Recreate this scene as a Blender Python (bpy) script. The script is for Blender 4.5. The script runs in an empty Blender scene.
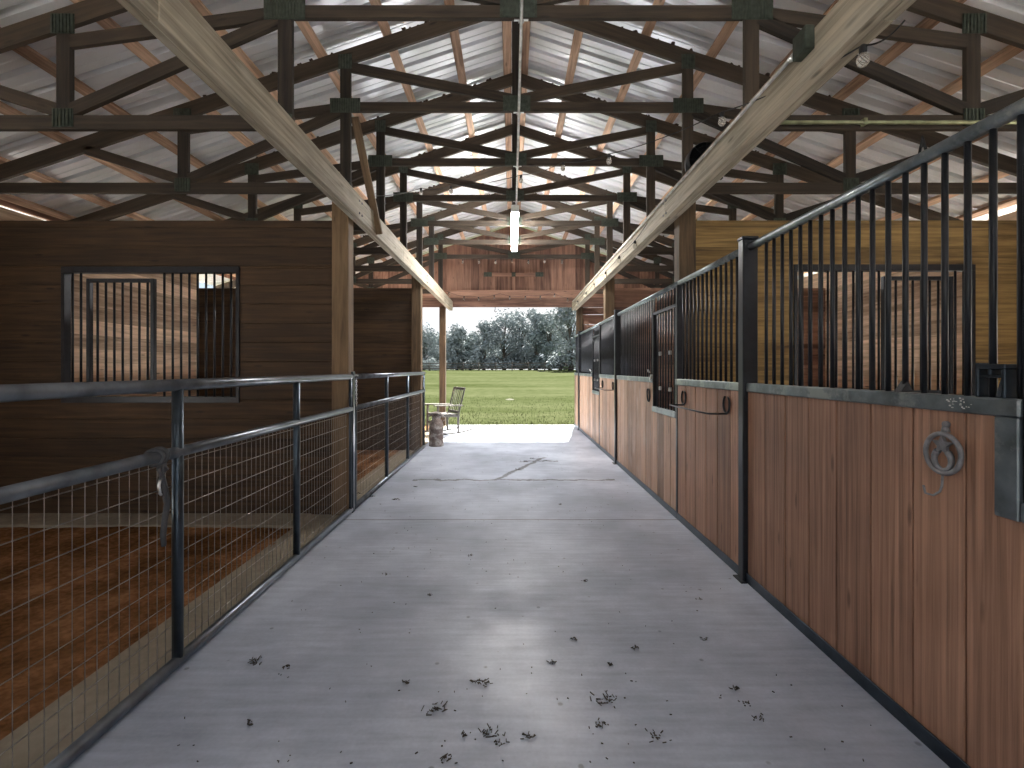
import bpy, math, random
from mathutils import Vector, Matrix, noise as mnoise
R = random.Random(7)
C = bpy.context.scene.collection
PI = math.pi

# ------------------------------------------------------------------ materials
def new_mat(name):
    m = bpy.data.materials.new(name); m.use_nodes = True
    nt = m.node_tree
    return m, nt, nt.nodes['Principled BSDF'], nt.nodes, nt.links

def ramp(N, stops):
    r = N.new('ShaderNodeValToRGB')
    while len(r.color_ramp.elements) < len(stops): r.color_ramp.elements.new(0.5)
    for e, (p, c) in zip(r.color_ramp.elements, stops):
        e.position = p; e.color = (*c, 1) if len(c) == 3 else c
    return r

def wood(name, dark, light, rough=0.75, gx=1.6, gy=40, spread=0.5, bump=0.25, knots=True, stain=None):
    """wood grain along each board's own length (u), tone differing per board"""
    m, nt, B, N, L = new_mat(name)
    uv = N.new('ShaderNodeUVMap'); uv.uv_map = 'UVMap'
    mp = N.new('ShaderNodeMapping'); mp.inputs['Scale'].default_value = (gx, gy, 1)
    L.new(uv.outputs['UV'], mp.inputs['Vector'])
    n1 = N.new('ShaderNodeTexNoise'); n1.inputs['Scale'].default_value = 1.0; n1.inputs['Detail'].default_value = 6; n1.inputs['Roughness'].default_value = 0.62; n1.inputs['Distortion'].default_value = 0.6
    L.new(mp.outputs[0], n1.inputs['Vector'])
    n2 = N.new('ShaderNodeTexNoise'); n2.inputs['Scale'].default_value = 2.3; n2.inputs['Detail'].default_value = 3
    L.new(uv.outputs['UV'], n2.inputs['Vector'])
    at = N.new('ShaderNodeAttribute'); at.attribute_name = 'tone'
    a1 = N.new('ShaderNodeMath'); a1.operation = 'MULTIPLY_ADD'; a1.inputs[1].default_value = 1.15; a1.inputs[2].default_value = -0.32
    L.new(n1.outputs['Fac'], a1.inputs[0])
    a2 = N.new('ShaderNodeMath'); a2.operation = 'MULTIPLY_ADD'; a2.inputs[1].default_value = 0.35
    L.new(n2.outputs['Fac'], a2.inputs[0]); L.new(a1.outputs[0], a2.inputs[2])
    a3 = N.new('ShaderNodeMath'); a3.operation = 'MULTIPLY_ADD'; a3.inputs[1].default_value = spread
    sb = N.new('ShaderNodeMath'); sb.operation = 'SUBTRACT'; sb.inputs[1].default_value = 0.5
    L.new(at.outputs['Fac'], sb.inputs[0]); L.new(sb.outputs[0], a3.inputs[0]); L.new(a2.outputs[0], a3.inputs[2])
    rp = ramp(N, [(0.10, tuple(c * 0.6 for c in dark)), (0.42, tuple((a + b_) / 2 * 0.95 for a, b_ in zip(dark, light))), (0.78, tuple(min(1, c * 1.2) for c in light))])
    L.new(a3.outputs[0], rp.inputs['Fac'])
    col = rp.outputs['Color']
    if knots:
        mk = N.new('ShaderNodeMapping'); mk.inputs['Scale'].default_value = (2.2, 9, 1); L.new(uv.outputs['UV'], mk.inputs['Vector'])
        v = N.new('ShaderNodeTexVoronoi'); v.inputs['Scale'].default_value = 1.0; L.new(mk.outputs[0], v.inputs['Vector'])
        kr = ramp(N, [(0.05, (1, 1, 1)), (0.13, (0, 0, 0))]); L.new(v.outputs['Distance'], kr.inputs['Fac'])
        mx = N.new('ShaderNodeMixRGB'); mx.inputs['Color2'].default_value = (*[c * 0.35 for c in dark], 1)
        kf = N.new('ShaderNodeMath'); kf.operation = 'MULTIPLY'; kf.inputs[1].default_value = 0.7
        L.new(kr.outputs['Color'], kf.inputs[0]); L.new(kf.outputs[0], mx.inputs['Fac']); L.new(col, mx.inputs['Color1']); col = mx.outputs['Color']
    if stain:
        ms = N.new('ShaderNodeMapping'); ms.inputs['Scale'].default_value = (1.1, 3.2, 1); L.new(uv.outputs['UV'], ms.inputs['Vector'])
        ns = N.new('ShaderNodeTexNoise'); ns.inputs['Scale'].default_value = 2.0; ns.inputs['Detail'].default_value = 5; L.new(ms.outputs[0], ns.inputs['Vector'])
        sr = ramp(N, [(0.52, (0, 0, 0)), (0.75, (0.6, 0.6, 0.6))]); L.new(ns.outputs['Fac'], sr.inputs['Fac'])
        mx2 = N.new('ShaderNodeMixRGB'); mx2.inputs['Color2'].default_value = (*stain, 1)
        L.new(sr.outputs['Color'], mx2.inputs['Fac']); L.new(col, mx2.inputs['Color1']); col = mx2.outputs['Color']
    L.new(col, B.inputs['Base Color'])
    B.inputs['Roughness'].default_value = rough
    bp = N.new('ShaderNodeBump'); bp.inputs['Strength'].default_value = bump; bp.inputs['Distance'].default_value = 0.01
    L.new(n1.outputs['Fac'], bp.inputs['Height']); L.new(bp.outputs[0], B.inputs['Normal'])
    return m

def metal(name, col, rough=0.4, metallic=1.0, var=0.35, scale=14, bump=0.05, worn=None):
    m, nt, B, N, L = new_mat(name)
    tc = N.new('ShaderNodeTexCoord')
    n1 = N.new('ShaderNodeTexNoise'); n1.inputs['Scale'].default_value = scale; n1.inputs['Detail'].default_value = 5
    L.new(tc.outputs['Object'], n1.inputs['Vector'])
    lo = tuple(c * (1 - var) for c in col); hi = tuple(min(1, c * (1 + var)) for c in col)
    rp = ramp(N, [(0.3, lo), (0.7, hi)]); L.new(n1.outputs['Fac'], rp.inputs['Fac'])
    cc = rp.outputs['Color']
    if worn:
        n2 = N.new('ShaderNodeTexNoise'); n2.inputs['Scale'].default_value = scale * 0.6; n2.inputs['Detail'].default_value = 8; n2.inputs['Roughness'].default_value = 0.7
        L.new(tc.outputs['Object'], n2.inputs['Vector'])
        wr = ramp(N, [(0.5, (0, 0, 0)), (0.6, (1, 1, 1))]); L.new(n2.outputs['Fac'], wr.inputs['Fac'])
        mx = N.new('ShaderNodeMixRGB'); mx.inputs['Color2'].default_value = (*worn, 1)
        L.new(wr.outputs['Color'], mx.inputs['Fac']); L.new(cc, mx.inputs['Color1']); cc = mx.outputs['Color']
    L.new(cc, B.inputs['Base Color'])
    rr = N.new('ShaderNodeMapRange'); rr.inputs['To Min'].default_value = rough * 0.8; rr.inputs['To Max'].default_value = rough * 1.25
    L.new(n1.outputs['Fac'], rr.inputs['Value']); L.new(rr.outputs[0], B.inputs['Roughness'])
    B.inputs['Metallic'].default_value = metallic
    if bump:
        bp = N.new('ShaderNodeBump'); bp.inputs['Strength'].default_value = bump; bp.inputs['Distance'].default_value = 0.005
        L.new(n1.outputs['Fac'], bp.inputs['Height']); L.new(bp.outputs[0], B.inputs['Normal'])
    return m

def plain(name, col, rough=0.6, metallic=0.0, scale=20, var=0.2, bump=0.0):
    return metal(name, col, rough, metallic, var, scale, bump)

M = {}
M['truss'] = wood('truss_timber', (0.014, 0.010, 0.0065), (0.064, 0.045, 0.029), gy=30)
M['purlin'] = wood('purlin_timber', (0.42, 0.25, 0.16), (0.76, 0.53, 0.37), gy=24, spread=0.5)
M['beam'] = wood('pale_weathered_timber', (0.26, 0.225, 0.165), (0.58, 0.51, 0.39), gx=1.2, gy=34, spread=0.25, stain=(0.60, 0.55, 0.45))
M['post'] = wood('post_timber', (0.062, 0.038, 0.020), (0.205, 0.132, 0.070), gy=22, spread=0.4)
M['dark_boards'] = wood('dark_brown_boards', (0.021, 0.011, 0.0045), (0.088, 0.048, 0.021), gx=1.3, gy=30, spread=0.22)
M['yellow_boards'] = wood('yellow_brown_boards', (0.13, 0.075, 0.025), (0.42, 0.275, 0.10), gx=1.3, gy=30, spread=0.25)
M['siding'] = wood('tan_siding_boards', (0.48, 0.32, 0.21), (0.80, 0.60, 0.43), gx=1.3, gy=20, spread=0.5)
M['gable'] = wood('red_brown_boards', (0.17, 0.085, 0.058), (0.42, 0.24, 0.165), gx=1.2, gy=18, spread=0.5)
M['stall'] = wood('stall_planks', (0.26, 0.128, 0.076), (0.50, 0.28, 0.18), gx=0.9, gy=44, spread=0.28, rough=0.6, bump=0.4)
M['stall_scuffed'] = wood('scuffed_stall_planks', (0.23, 0.130, 0.082), (0.50, 0.31, 0.205), gx=0.9, gy=44, spread=0.45, rough=0.6, bump=0.4, stain=(0.58, 0.46, 0.38))
M['chair'] = wood('weathered_chair_wood', (0.055, 0.05, 0.045), (0.14, 0.13, 0.115), gx=3, gy=50)
M['steel'] = metal('dark_painted_steel', (0.050, 0.066, 0.085), rough=0.34, metallic=0.75, scale=9)
M['black_steel'] = metal('black_steel', (0.018, 0.020, 0.025), rough=0.36, metallic=0.3, scale=12)
M['gate'] = metal('lit_gate_tube_steel', (0.17, 0.19, 0.215), rough=0.3, metallic=0.8, scale=9)  # rails greyer than the uprights: the light on them is in the colour
M['gate_post'] = metal('gate_upright_steel', (0.07, 0.09, 0.11), rough=0.3, metallic=0.85, scale=9)
M['wire'] = metal('galvanised_wire', (0.32, 0.305, 0.29), rough=0.3, metallic=1.0, bump=0)
M['rail'] = metal('worn_rail_steel', (0.20, 0.235, 0.255), rough=0.36, metallic=0.7, scale=11, worn=(0.34, 0.37, 0.37))
M['plate'] = metal('truss_plate', (0.075, 0.09, 0.072), rough=0.5, metallic=0.7, scale=30)
M['conduit'] = metal('conduit', (0.72, 0.72, 0.70), rough=0.35, metallic=0.4, bump=0)
M['green_conduit'] = metal('dusty_conduit', (0.36, 0.38, 0.22), rough=0.4, metallic=0.5, bump=0)
M['white_enamel'] = plain('white_enamel', (0.82, 0.82, 0.80), 0.4)
M['chrome'] = metal('bright_hardware', (0.75, 0.75, 0.75), rough=0.3, bump=0)
M['rusty'] = metal('rusty_milk_can', (0.19, 0.15, 0.135), rough=0.7, metallic=0.1, scale=16, worn=(0.5, 0.47, 0.45), bump=0.3)
M['cast_iron'] = metal('grey_cast_iron', (0.25, 0.245, 0.255), rough=0.55, metallic=0.5, scale=30, bump=0.2)
M['rubber'] = plain('black_rubber', (0.02, 0.02, 0.022), 0.6)
M['strap'] = plain('grey_webbing', (0.07, 0.07, 0.075), 0.8, bump=0.2, scale=60)
M['lumps'] = plain('dried_mud', (0.045, 0.028, 0.02), 0.95, scale=30, bump=0.5)
M['straw'] = plain('straw_and_dirt', (0.06, 0.05, 0.038), 0.95, scale=30)
M['fence'] = plain('dark_fence_wood', (0.10, 0.085, 0.075), 0.8)
M['bark'] = plain('tree_bark', (0.085, 0.072, 0.06), 0.9, bump=0.4)

def glass_mat():
    m, nt, B, N, L = new_mat('clear_bulb_glass')
    B.inputs['Base Color'].default_value = (0.93, 0.91, 0.84, 1); B.inputs['Roughness'].default_value = 0.06
    B.inputs['Transmission Weight'].default_value = 0.8; B.inputs['IOR'].default_value = 1.2
    return m
M['glass'] = glass_mat()

LAMP = 90.0
def lamp_mat():
    m, nt, B, N, L = new_mat('fluorescent_diffuser')
    B.inputs['Base Color'].default_value = (0.9, 0.9, 0.9, 1)
    B.inputs['Emission Color'].default_value = (1.0, 0.985, 0.96, 1); B.inputs['Emission Strength'].default_value = LAMP
    return m
M['lamp'] = lamp_mat()

def roof_mat():
    m, nt, B, N, L = new_mat('galvanised_roof_sheet')
    tc = N.new('ShaderNodeTexCoord')
    mp = N.new('ShaderNodeMapping'); mp.inputs['Scale'].default_value = (0.5, 2.2, 0.5); L.new(tc.outputs['Object'], mp.inputs['Vector'])
    n1 = N.new('ShaderNodeTexNoise'); n1.inputs['Scale'].default_value = 1.6; n1.inputs['Detail'].default_value = 5; L.new(mp.outputs[0], n1.inputs['Vector'])
    rp = ramp(N, [(0.28, (0.70, 0.73, 0.73)), (0.55, (0.86, 0.87, 0.90)), (0.75, (0.93, 0.94, 0.98))]); L.new(n1.outputs['Fac'], rp.inputs['Fac'])
    L.new(rp.outputs['Color'], B.inputs['Base Color'])
    B.inputs['Metallic'].default_value = 0.25
    rr = N.new('ShaderNodeMapRange'); rr.inputs['To Min'].default_value = 0.24; rr.inputs['To Max'].default_value = 0.42
    L.new(n1.outputs['Fac'], rr.inputs['Value']); L.new(rr.outputs[0], B.inputs['Roughness'])
    return m
M['roof'] = roof_mat()
M['rib'] = M['roof']

def concrete():
    m, nt, B, N, L = new_mat('worn_concrete')
    tc = N.new('ShaderNodeTexCoord')
    P = tc.outputs['Object']
    n1 = N.new('ShaderNodeTexNoise'); n1.inputs['Scale'].default_value = 0.75; n1.inputs['Detail'].default_value = 6; n1.inputs['Roughness'].default_value = 0.6; L.new(P, n1.inputs['Vector'])
    mp = N.new('ShaderNodeMapping'); mp.inputs['Scale'].default_value = (3, 26, 1); L.new(P, mp.inputs['Vector'])
    n2 = N.new('ShaderNodeTexNoise'); n2.inputs['Scale'].default_value = 1.0; n2.inputs['Detail'].default_value = 4; L.new(mp.outputs[0], n2.inputs['Vector'])
    n3 = N.new('ShaderNodeTexNoise'); n3.inputs['Scale'].default_value = 60; n3.inputs['Detail'].default_value = 3; L.new(P, n3.inputs['Vector'])
    s1 = N.new('ShaderNodeMath'); s1.operation = 'MULTIPLY_ADD'; s1.inputs[1].default_value = 0.75; L.new(n1.outputs['Fac'], s1.inputs[0])
    s2 = N.new('ShaderNodeMath'); s2.operation = 'MULTIPLY_ADD'; s2.inputs[1].default_value = 0.2; L.new(n2.outputs['Fac'], s2.inputs[0]); L.new(s2.outputs[0], s1.inputs[2])
    s3 = N.new('ShaderNodeMath'); s3.operation = 'MULTIPLY'; s3.inputs[1].default_value = 0.08; L.new(n3.outputs['Fac'], s3.inputs[0]); L.new(s3.outputs[0], s2.inputs[2])
    rp = ramp(N, [(0.36, (0.28, 0.31, 0.375)), (0.5, (0.42, 0.46, 0.545)), (0.64, (0.64, 0.685, 0.78))]); L.new(s1.outputs[0], rp.inputs['Fac'])
    # control joint and cracks, each a thin dark line with a shape of its own
    sx = N.new('ShaderNodeSeparateXYZ'); L.new(P, sx.inputs[0])
    nw = N.new('ShaderNodeTexNoise'); nw.inputs['Scale'].default_value = 3.0; nw.inputs['Detail'].default_value = 8; nw.inputs['Roughness'].default_value = 0.7; L.new(P, nw.inputs['Vector'])
    def line(src, at, wob, width):
        a = N.new('ShaderNodeMath'); a.operation = 'MULTIPLY_ADD'; a.inputs[1].default_value = wob; a.inputs[2].default_value = -at - wob * 0.5
        L.new(nw.outputs['Fac'], a.inputs[0])
        b = N.new('ShaderNodeMath'); b.operation = 'ADD'; L.new(src, b.inputs[0]); L.new(a.outputs[0], b.inputs[1])
        c = N.new('ShaderNodeMath'); c.operation = 'ABSOLUTE'; L.new(b.outputs[0], c.inputs[0])
        d = N.new('ShaderNodeMapRange'); d.inputs['From Min'].default_value = width * 0.5; d.inputs['From Max'].default_value = width
        d.inputs['To Min'].default_value = 1; d.inputs['To Max'].default_value = 0; L.new(c.outputs[0], d.inputs['Value'])
        return d.outputs[0]
    def gate(v, src, lo, hi):
        a = N.new('ShaderNodeMath'); a.operation = 'GREATER_THAN'; a.inputs[1].default_value = lo; L.new(src, a.inputs[0])
        b = N.new('ShaderNodeMath'); b.operation = 'LESS_THAN'; b.inputs[1].default_value = hi; L.new(src, b.inputs[0])
        c = N.new('ShaderNodeMath'); c.operation = 'MULTIPLY'; L.new(a.outputs[0], c.inputs[0]); L.new(b.outputs[0], c.inputs[1])
        d = N.new('ShaderNodeMath'); d.operation = 'MULTIPLY'; L.new(v, d.inputs[0]); L.new(c.outputs[0], d.inputs[1])
        return d.outputs[0]
    dg = N.new('ShaderNodeMath'); dg.operation = 'MULTIPLY_ADD'; dg.inputs[1].default_value = -2.2; L.new(sx.outputs['X'], dg.inputs[0]); L.new(sx.outputs['Y'], dg.inputs[2])
    ls = [line(sx.outputs['Y'], 4.46, 0.02, 0.012), gate(line(sx.outputs['Y'], 6.06, 0.40, 0.042), sx.outputs['X'], -1.25, 1.3),
          gate(line(dg.outputs[0], 6.5, 0.5, 0.10), sx.outputs['Y'], 6.1, 7.6), gate(line(sx.outputs['Y'], 7.3, 0.5, 0.03), sx.outputs['X'], 0.1, 0.7)]
    tot = ls[0]
    for l in ls[1:]:
        a = N.new('ShaderNodeMath'); a.operation = 'MAXIMUM'; L.new(tot, a.inputs[0]); L.new(l, a.inputs[1]); tot = a.outputs[0]
    # small dirt specks
    v = N.new('ShaderNodeTexVoronoi'); v.inputs['Scale'].default_value = 5.5; v.inputs['Randomness'].default_value = 1.0; L.new(P, v.inputs['Vector'])
    vm = N.new('ShaderNodeMath'); vm.operation = 'MULTIPLY_ADD'; vm.inputs[1].default_value = -0.05; L.new(n3.outputs['Fac'], vm.inputs[0]); L.new(v.outputs['Distance'], vm.inputs[2])
    vr = N.new('ShaderNodeMapRange'); vr.inputs['From Min'].default_value = 0.015; vr.inputs['From Max'].default_value = 0.05; vr.inputs['To Min'].default_value = 0.6; vr.inputs['To Max'].default_value = 0; L.new(vm.outputs[0], vr.inputs['Value'])
    a = N.new('ShaderNodeMath'); a.operation = 'MAXIMUM'; L.new(tot, a.inputs[0]); L.new(vr.outputs[0], a.inputs[1]); tot = a.outputs[0]
    tf = N.new('ShaderNodeMath'); tf.operation = 'MULTIPLY'; tf.inputs[1].default_value = 0.85; L.new(tot, tf.inputs[0])
    mx = N.new('ShaderNodeMixRGB'); mx.inputs['Color2'].default_value = (0.055, 0.05, 0.047, 1); L.new(tf.outputs[0], mx.inputs['Fac']); L.new(rp.outputs['Color'], mx.inputs['Color1'])
    L.new(mx.outputs['Color'], B.inputs['Base Color'])
    rr = N.new('ShaderNodeMapRange'); rr.inputs['From Min'].default_value = 0.35; rr.inputs['From Max'].default_value = 0.65; rr.inputs['To Min'].default_value = 0.62; rr.inputs['To Max'].default_value = 0.30; L.new(n1.outputs['Fac'], rr.inputs['Value']); L.new(rr.outputs[0], B.inputs['Roughness'])
    bp = N.new('ShaderNodeBump'); bp.inputs['Strength'].default_value = 0.18; bp.inputs['Distance'].default_value = 0.01; L.new(s2.outputs[0], bp.inputs['Height']); L.new(bp.outputs[0], B.inputs['Normal'])
    return m
M['concrete'] = concrete()

def ground_mat(name, stops, scale, bump, rough=0.95, stretch=None, patch=False):
    m, nt, B, N, L = new_mat(name)
    tc = N.new('ShaderNodeTexCoord'); P = tc.outputs['Object']
    if stretch:
        mp = N.new('ShaderNodeMapping'); mp.inputs['Scale'].default_value = stretch; L.new(P, mp.inputs['Vector']); Q = mp.outputs[0]
    else: Q = P
    n1 = N.new('ShaderNodeTexNoise'); n1.inputs['Scale'].default_value = scale; n1.inputs['Detail'].default_value = 8; n1.inputs['Roughness'].default_value = 0.65; L.new(Q, n1.inputs['Vector'])
    n2 = N.new('ShaderNodeTexNoise'); n2.inputs['Scale'].default_value = scale * 14; n2.inputs['Detail'].default_value = 3; L.new(P, n2.inputs['Vector'])
    s = N.new('ShaderNodeMath'); s.operation = 'MULTIPLY_ADD'; s.inputs[1].default_value = 0.3; L.new(n2.outputs['Fac'], s.inputs[0])
    s0 = N.new('ShaderNodeMath'); s0.operation = 'MULTIPLY'; s0.inputs[1].default_value = 0.7; L.new(n1.outputs['Fac'], s0.inputs[0]); L.new(s0.outputs[0], s.inputs[2])
    rp = ramp(N, stops); L.new(s.outputs[0], rp.inputs['Fac']); col = rp.outputs['Color']
    L.new(col, B.inputs['Base Color']); B.inputs['Roughness'].default_value = rough; B.inputs['Specular IOR Level'].default_value = 0.0
    bp = N.new('ShaderNodeBump'); bp.inputs['Strength'].default_value = bump; bp.inputs['Distance'].default_value = 0.03; L.new(s.outputs[0], bp.inputs['Height']); L.new(bp.outputs[0], B.inputs['Normal'])
    return m
M['dirt'] = ground_mat('red_brown_dirt', [(0.36, (0.075, 0.035, 0.015)), (0.5, (0.185, 0.086, 0.036)), (0.64, (0.33, 0.17, 0.083))], 2.2, 0.9)
M['grass'] = ground_mat('mown_grass', [(0.34, (0.023, 0.030, 0.010)), (0.5, (0.041, 0.049, 0.022)), (0.66, (0.060, 0.066, 0.034))], 0.16, 0.4, stretch=(0.5, 1.6, 1))
M['blade'] = ground_mat('grass_blades', [(0.3, (0.019, 0.027, 0.008)), (0.7, (0.040, 0.051, 0.018))], 1.5, 0.0)
M['sand'] = ground_mat('pale_sand', [(0.3, (0.085, 0.087, 0.065)), (0.7, (0.12, 0.12, 0.10))], 2.0, 0.4)
M['bounce_gravel'] = ground_mat('pale_bounce_gravel', [(0.3, (0.52, 0.51, 0.49)), (0.7, (0.70, 0.69, 0.66))], 3.0, 0.3)  # for the unseen ground added to bounce daylight inside
M['curb'] = ground_mat('dusty_concrete', [(0.3, (0.20, 0.17, 0.13)), (0.7, (0.36, 0.31, 0.24))], 1.6, 0.3)

def leaf_mat(name, c0, c1):
    m, nt, B, N, L = new_mat(name)
    tc = N.new('ShaderNodeTexCoord')
    n = N.new('ShaderNodeTexNoise'); n.inputs['Scale'].default_value = 0.6; n.inputs['Detail'].default_value = 6; L.new(tc.outputs['Object'], n.inputs['Vector'])
    rp = ramp(N, [(0.35, c0), (0.65, c1)]); L.new(n.outputs['Fac'], rp.inputs['Fac']); L.new(rp.outputs['Color'], B.inputs['Base Color'])
    B.inputs['Roughness'].default_value = 0.8; B.inputs['Specular IOR Level'].default_value = 0.05
    return m
M['leaf_grey'] = leaf_mat('grey_green_leaves', (0.17, 0.20, 0.205), (0.33, 0.37, 0.375))
M['leaf_dark'] = leaf_mat('dark_green_leaves', (0.12, 0.15, 0.15), (0.25, 0.295, 0.29))
M['leaf_light'] = leaf_mat('light_green_leaves', (0.15, 0.22, 0.13), (0.32, 0.40, 0.26))

# ------------------------------------------------------------------ mesh builder
class MB:
    def __init__(s): s.v = []; s.f = []; s.uv = []; s.t = []; s.sm = []
    def face(s, idx, uvs=None, tone=0.5, smooth=False):
        s.f.append(idx); s.uv.append(uvs or [(0, 0)] * len(idx)); s.t.append(tone); s.sm.append(smooth)
    def board(s, p0, p1, w, t, side=(0, 0, 1), tone=None):
        """box from p0 to p1: w across along 'side', t across the third axis; grain along the length"""
        p0, p1 = Vector(p0), Vector(p1); d = (p1 - p0); ln = d.length; d.normalize()
        sd = Vector(side); sd = (sd - d * sd.dot(d)).normalized(); th = d.cross(sd)
        tone = R.random() if tone is None else tone; u0, v0 = R.random() * 50, R.random() * 50
        b = len(s.v)
        for e in (p0, p1):
            for a, c in ((-1, -1), (1, -1), (1, 1), (-1, 1)): s.v.append(e + sd * (a * w / 2) + th * (c * t / 2))
        per = [0, w, w + t, 2 * w + t, 2 * w + 2 * t]
        for k in range(4):
            i, j = k, (k + 1) % 4
            s.face([b + i, b + 4 + i, b + 4 + j, b + j], [(u0, v0 + per[k]), (u0 + ln, v0 + per[k]), (u0 + ln, v0 + per[k + 1]), (u0, v0 + per[k + 1])], tone)
        q = [(u0, v0), (u0 + .03, v0), (u0 + .03, v0 + w), (u0, v0 + w)]
        s.face([b, b + 1, b + 2, b + 3], q, tone); s.face([b + 7, b + 6, b + 5, b + 4], q, tone)
        return s
    def box(s, x0, x1, y0, y1, z0, z1, axis='x', tone=None):
        cx, cy, cz = (x0 + x1) / 2, (y0 + y1) / 2, (z0 + z1) / 2
        if axis == 'x': return s.board((x0, cy, cz), (x1, cy, cz), abs(z1 - z0), abs(y1 - y0), (0, 0, 1), tone)
        if axis == 'y': return s.board((cx, y0, cz), (cx, y1, cz), abs(z1 - z0), abs(x1 - x0), (0, 0, 1), tone)
        return s.board((cx, cy, z0), (cx, cy, z1), abs(x1 - x0), abs(y1 - y0), (1, 0, 0), tone)
    def tube(s, pts, r, n=10, caps=True, closed=False):
        pts = [Vector(p) for p in pts]; m = len(pts); b = len(s.v); prev = None
        rs = r if isinstance(r, (list, tuple)) else [r] * m
        for i, p in enumerate(pts):
            if closed: d = (pts[(i + 1) % m] - pts[i - 1])
            else: d = (pts[min(i + 1, m - 1)] - pts[max(i - 1, 0)])
            d.normalize()
            if prev is None:
                a = Vector((0, 0, 1)) if abs(d.z) < 0.9 else Vector((1, 0, 0)); a = (a - d * a.dot(d)).normalized()
            else: a = (prev - d * prev.dot(d)).normalized()
            prev = a; c = d.cross(a)
            for k in range(n):
                th = 2 * PI * k / n; s.v.append(p + (a * math.cos(th) + c * math.sin(th)) * rs[i])
        for i in range(m if closed else m - 1):
            i2 = (i + 1) % m
            for k in range(n):
                k2 = (k + 1) % n; s.face([b + i * n + k, b + i * n + k2, b + i2 * n + k2, b + i2 * n + k], None, .5, True)
        if caps and not closed:
            s.face([b + k for k in range(n)][::-1]); s.face([b + (m - 1) * n + k for k in range(n)])
        return s
    def lathe(s, prof, c, n=16, axis='z'):
        c = Vector(c); b = len(s.v)
        for (r, z) in prof:
            for k in range(n):
                th = 2 * PI * k / n; q = (r * math.cos(th), r * math.sin(th), z)
                s.v.append(c + Vector(q if axis == 'z' else ((q[0], q[2], q[1]) if axis == 'y' else (q[2], q[0], q[1]))))
        for i in range(len(prof) - 1):
            for k in range(n):
                k2 = (k + 1) % n; s.face([b + i * n + k, b + i * n + k2, b + (i + 1) * n + k2, b + (i + 1) * n + k], None, .5, True)
        if prof[0][0] > 1e-5: s.face([b + k for k in range(n)][::-1])
        if prof[-1][0] > 1e-5: s.face([b + (len(prof) - 1) * n + k for k in range(n)])
        return s
    def prism(s, poly, y0, y1):
        """polygon of (x, z) extruded along y"""
        b = len(s.v); n = len(poly)
        for y in (y0, y1):
            for x, z in poly: s.v.append(Vector((x, y, z)))
        s.face([b + k for k in range(n)]); s.face([b + n + k for k in range(n)][::-1])
        for k in range(n):
            k2 = (k + 1) % n; s.face([b + k, b + n + k, b + n + k2, b + k2])
        return s
    def lump(s, c, r, seed=0, flat=1.0):
        c = Vector(c); b = len(s.v); n, m = 7, 5
        for i in range(m + 1):
            ph = PI * i / m
            for k in range(n):
                th = 2 * PI * k / n; d = Vector((math.sin(ph) * math.cos(th), math.sin(ph) * math.sin(th), math.cos(ph)))
                q = r * (0.75 + 0.5 * mnoise.noise(d * 1.7 + Vector((seed, seed * 2.1, 0)))); s.v.append(c + Vector((d.x * q, d.y * q, d.z * q * flat)))
        for i in range(m):
            for k in range(n):
                k2 = (k + 1) % n; s.face([b + i * n + k, b + (i + 1) * n + k, b + (i + 1) * n + k2, b + i * n + k2], None, .5, True)
        return s
    def build(s, name, mat, parent=None, origin=(0, 0, 0), bevel=0.0):
        o_ = Vector(origin)
        me = bpy.data.meshes.new(name); me.from_pydata([tuple(v - o_) for v in s.v], [], s.f)
        uvs = []; cols = []
        for fi, f in enumerate(s.f):
            t = s.t[fi]
            for k in range(len(f)): uvs.extend(s.uv[fi][k]); cols.extend((t, t, t, 1))
        me.uv_layers.new(name='UVMap'); me.uv_layers['UVMap'].data.foreach_set('uv', uvs)
        me.color_attributes.new('tone', 'FLOAT_COLOR', 'CORNER'); me.color_attributes['tone'].data.foreach_set('color', cols)
        me.polygons.foreach_set('use_smooth', s.sm)
        me.materials.append(mat); me.update()
        ob = bpy.data.objects.new(name, me); C.objects.link(ob)
        if parent: ob.parent = parent
        else: ob.location = o_
        if bevel:
            md = ob.modifiers.new('edge', 'BEVEL'); md.width = bevel; md.segments = 1; md.limit_method = 'ANGLE'
        return ob

def tag(o, label, cat, group=None, kind=None):
    o['label'] = label; o['category'] = cat
    if group: o['group'] = group
    if kind: o['kind'] = kind
    return o
def thing(name, label, cat, loc, group=None):
    o = bpy.data.objects.new(name, None); o.empty_display_size = 0.1; o.location = loc; C.objects.link(o)
    return tag(o, label, cat, group)
def struct(o):
    o['kind'] = 'structure'; return o
def structure(name, loc):
    o = bpy.data.objects.new(name, None); o.location = loc; C.objects.link(o); o['kind'] = 'structure'; return o
def copy_tree(o, parent=None):
    c = o.copy(); C.objects.link(c); c.parent = parent
    for ch in list(o.children): copy_tree(ch, c)
    return c
def dup(root, loc, label):
    c = copy_tree(root); c.location = loc; c['label'] = label; return c

# ------------------------------------------------------------------ key sizes (metres; x right, y into the barn, z up)
EYE = 1.4
END = 11.95            # far gable
FRONT = -2.6           # near end of the roof
XC = 0.045             # ridge
SL = 0.333
ZAP = 4.85             # underside of the top chords at the ridge
TY = [3.38 + 1.22 * k for k in range(7)]
def zu(x): return ZAP - SL * abs(x - XC)         # underside of top chord
HALF = 5.42            # side walls

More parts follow.
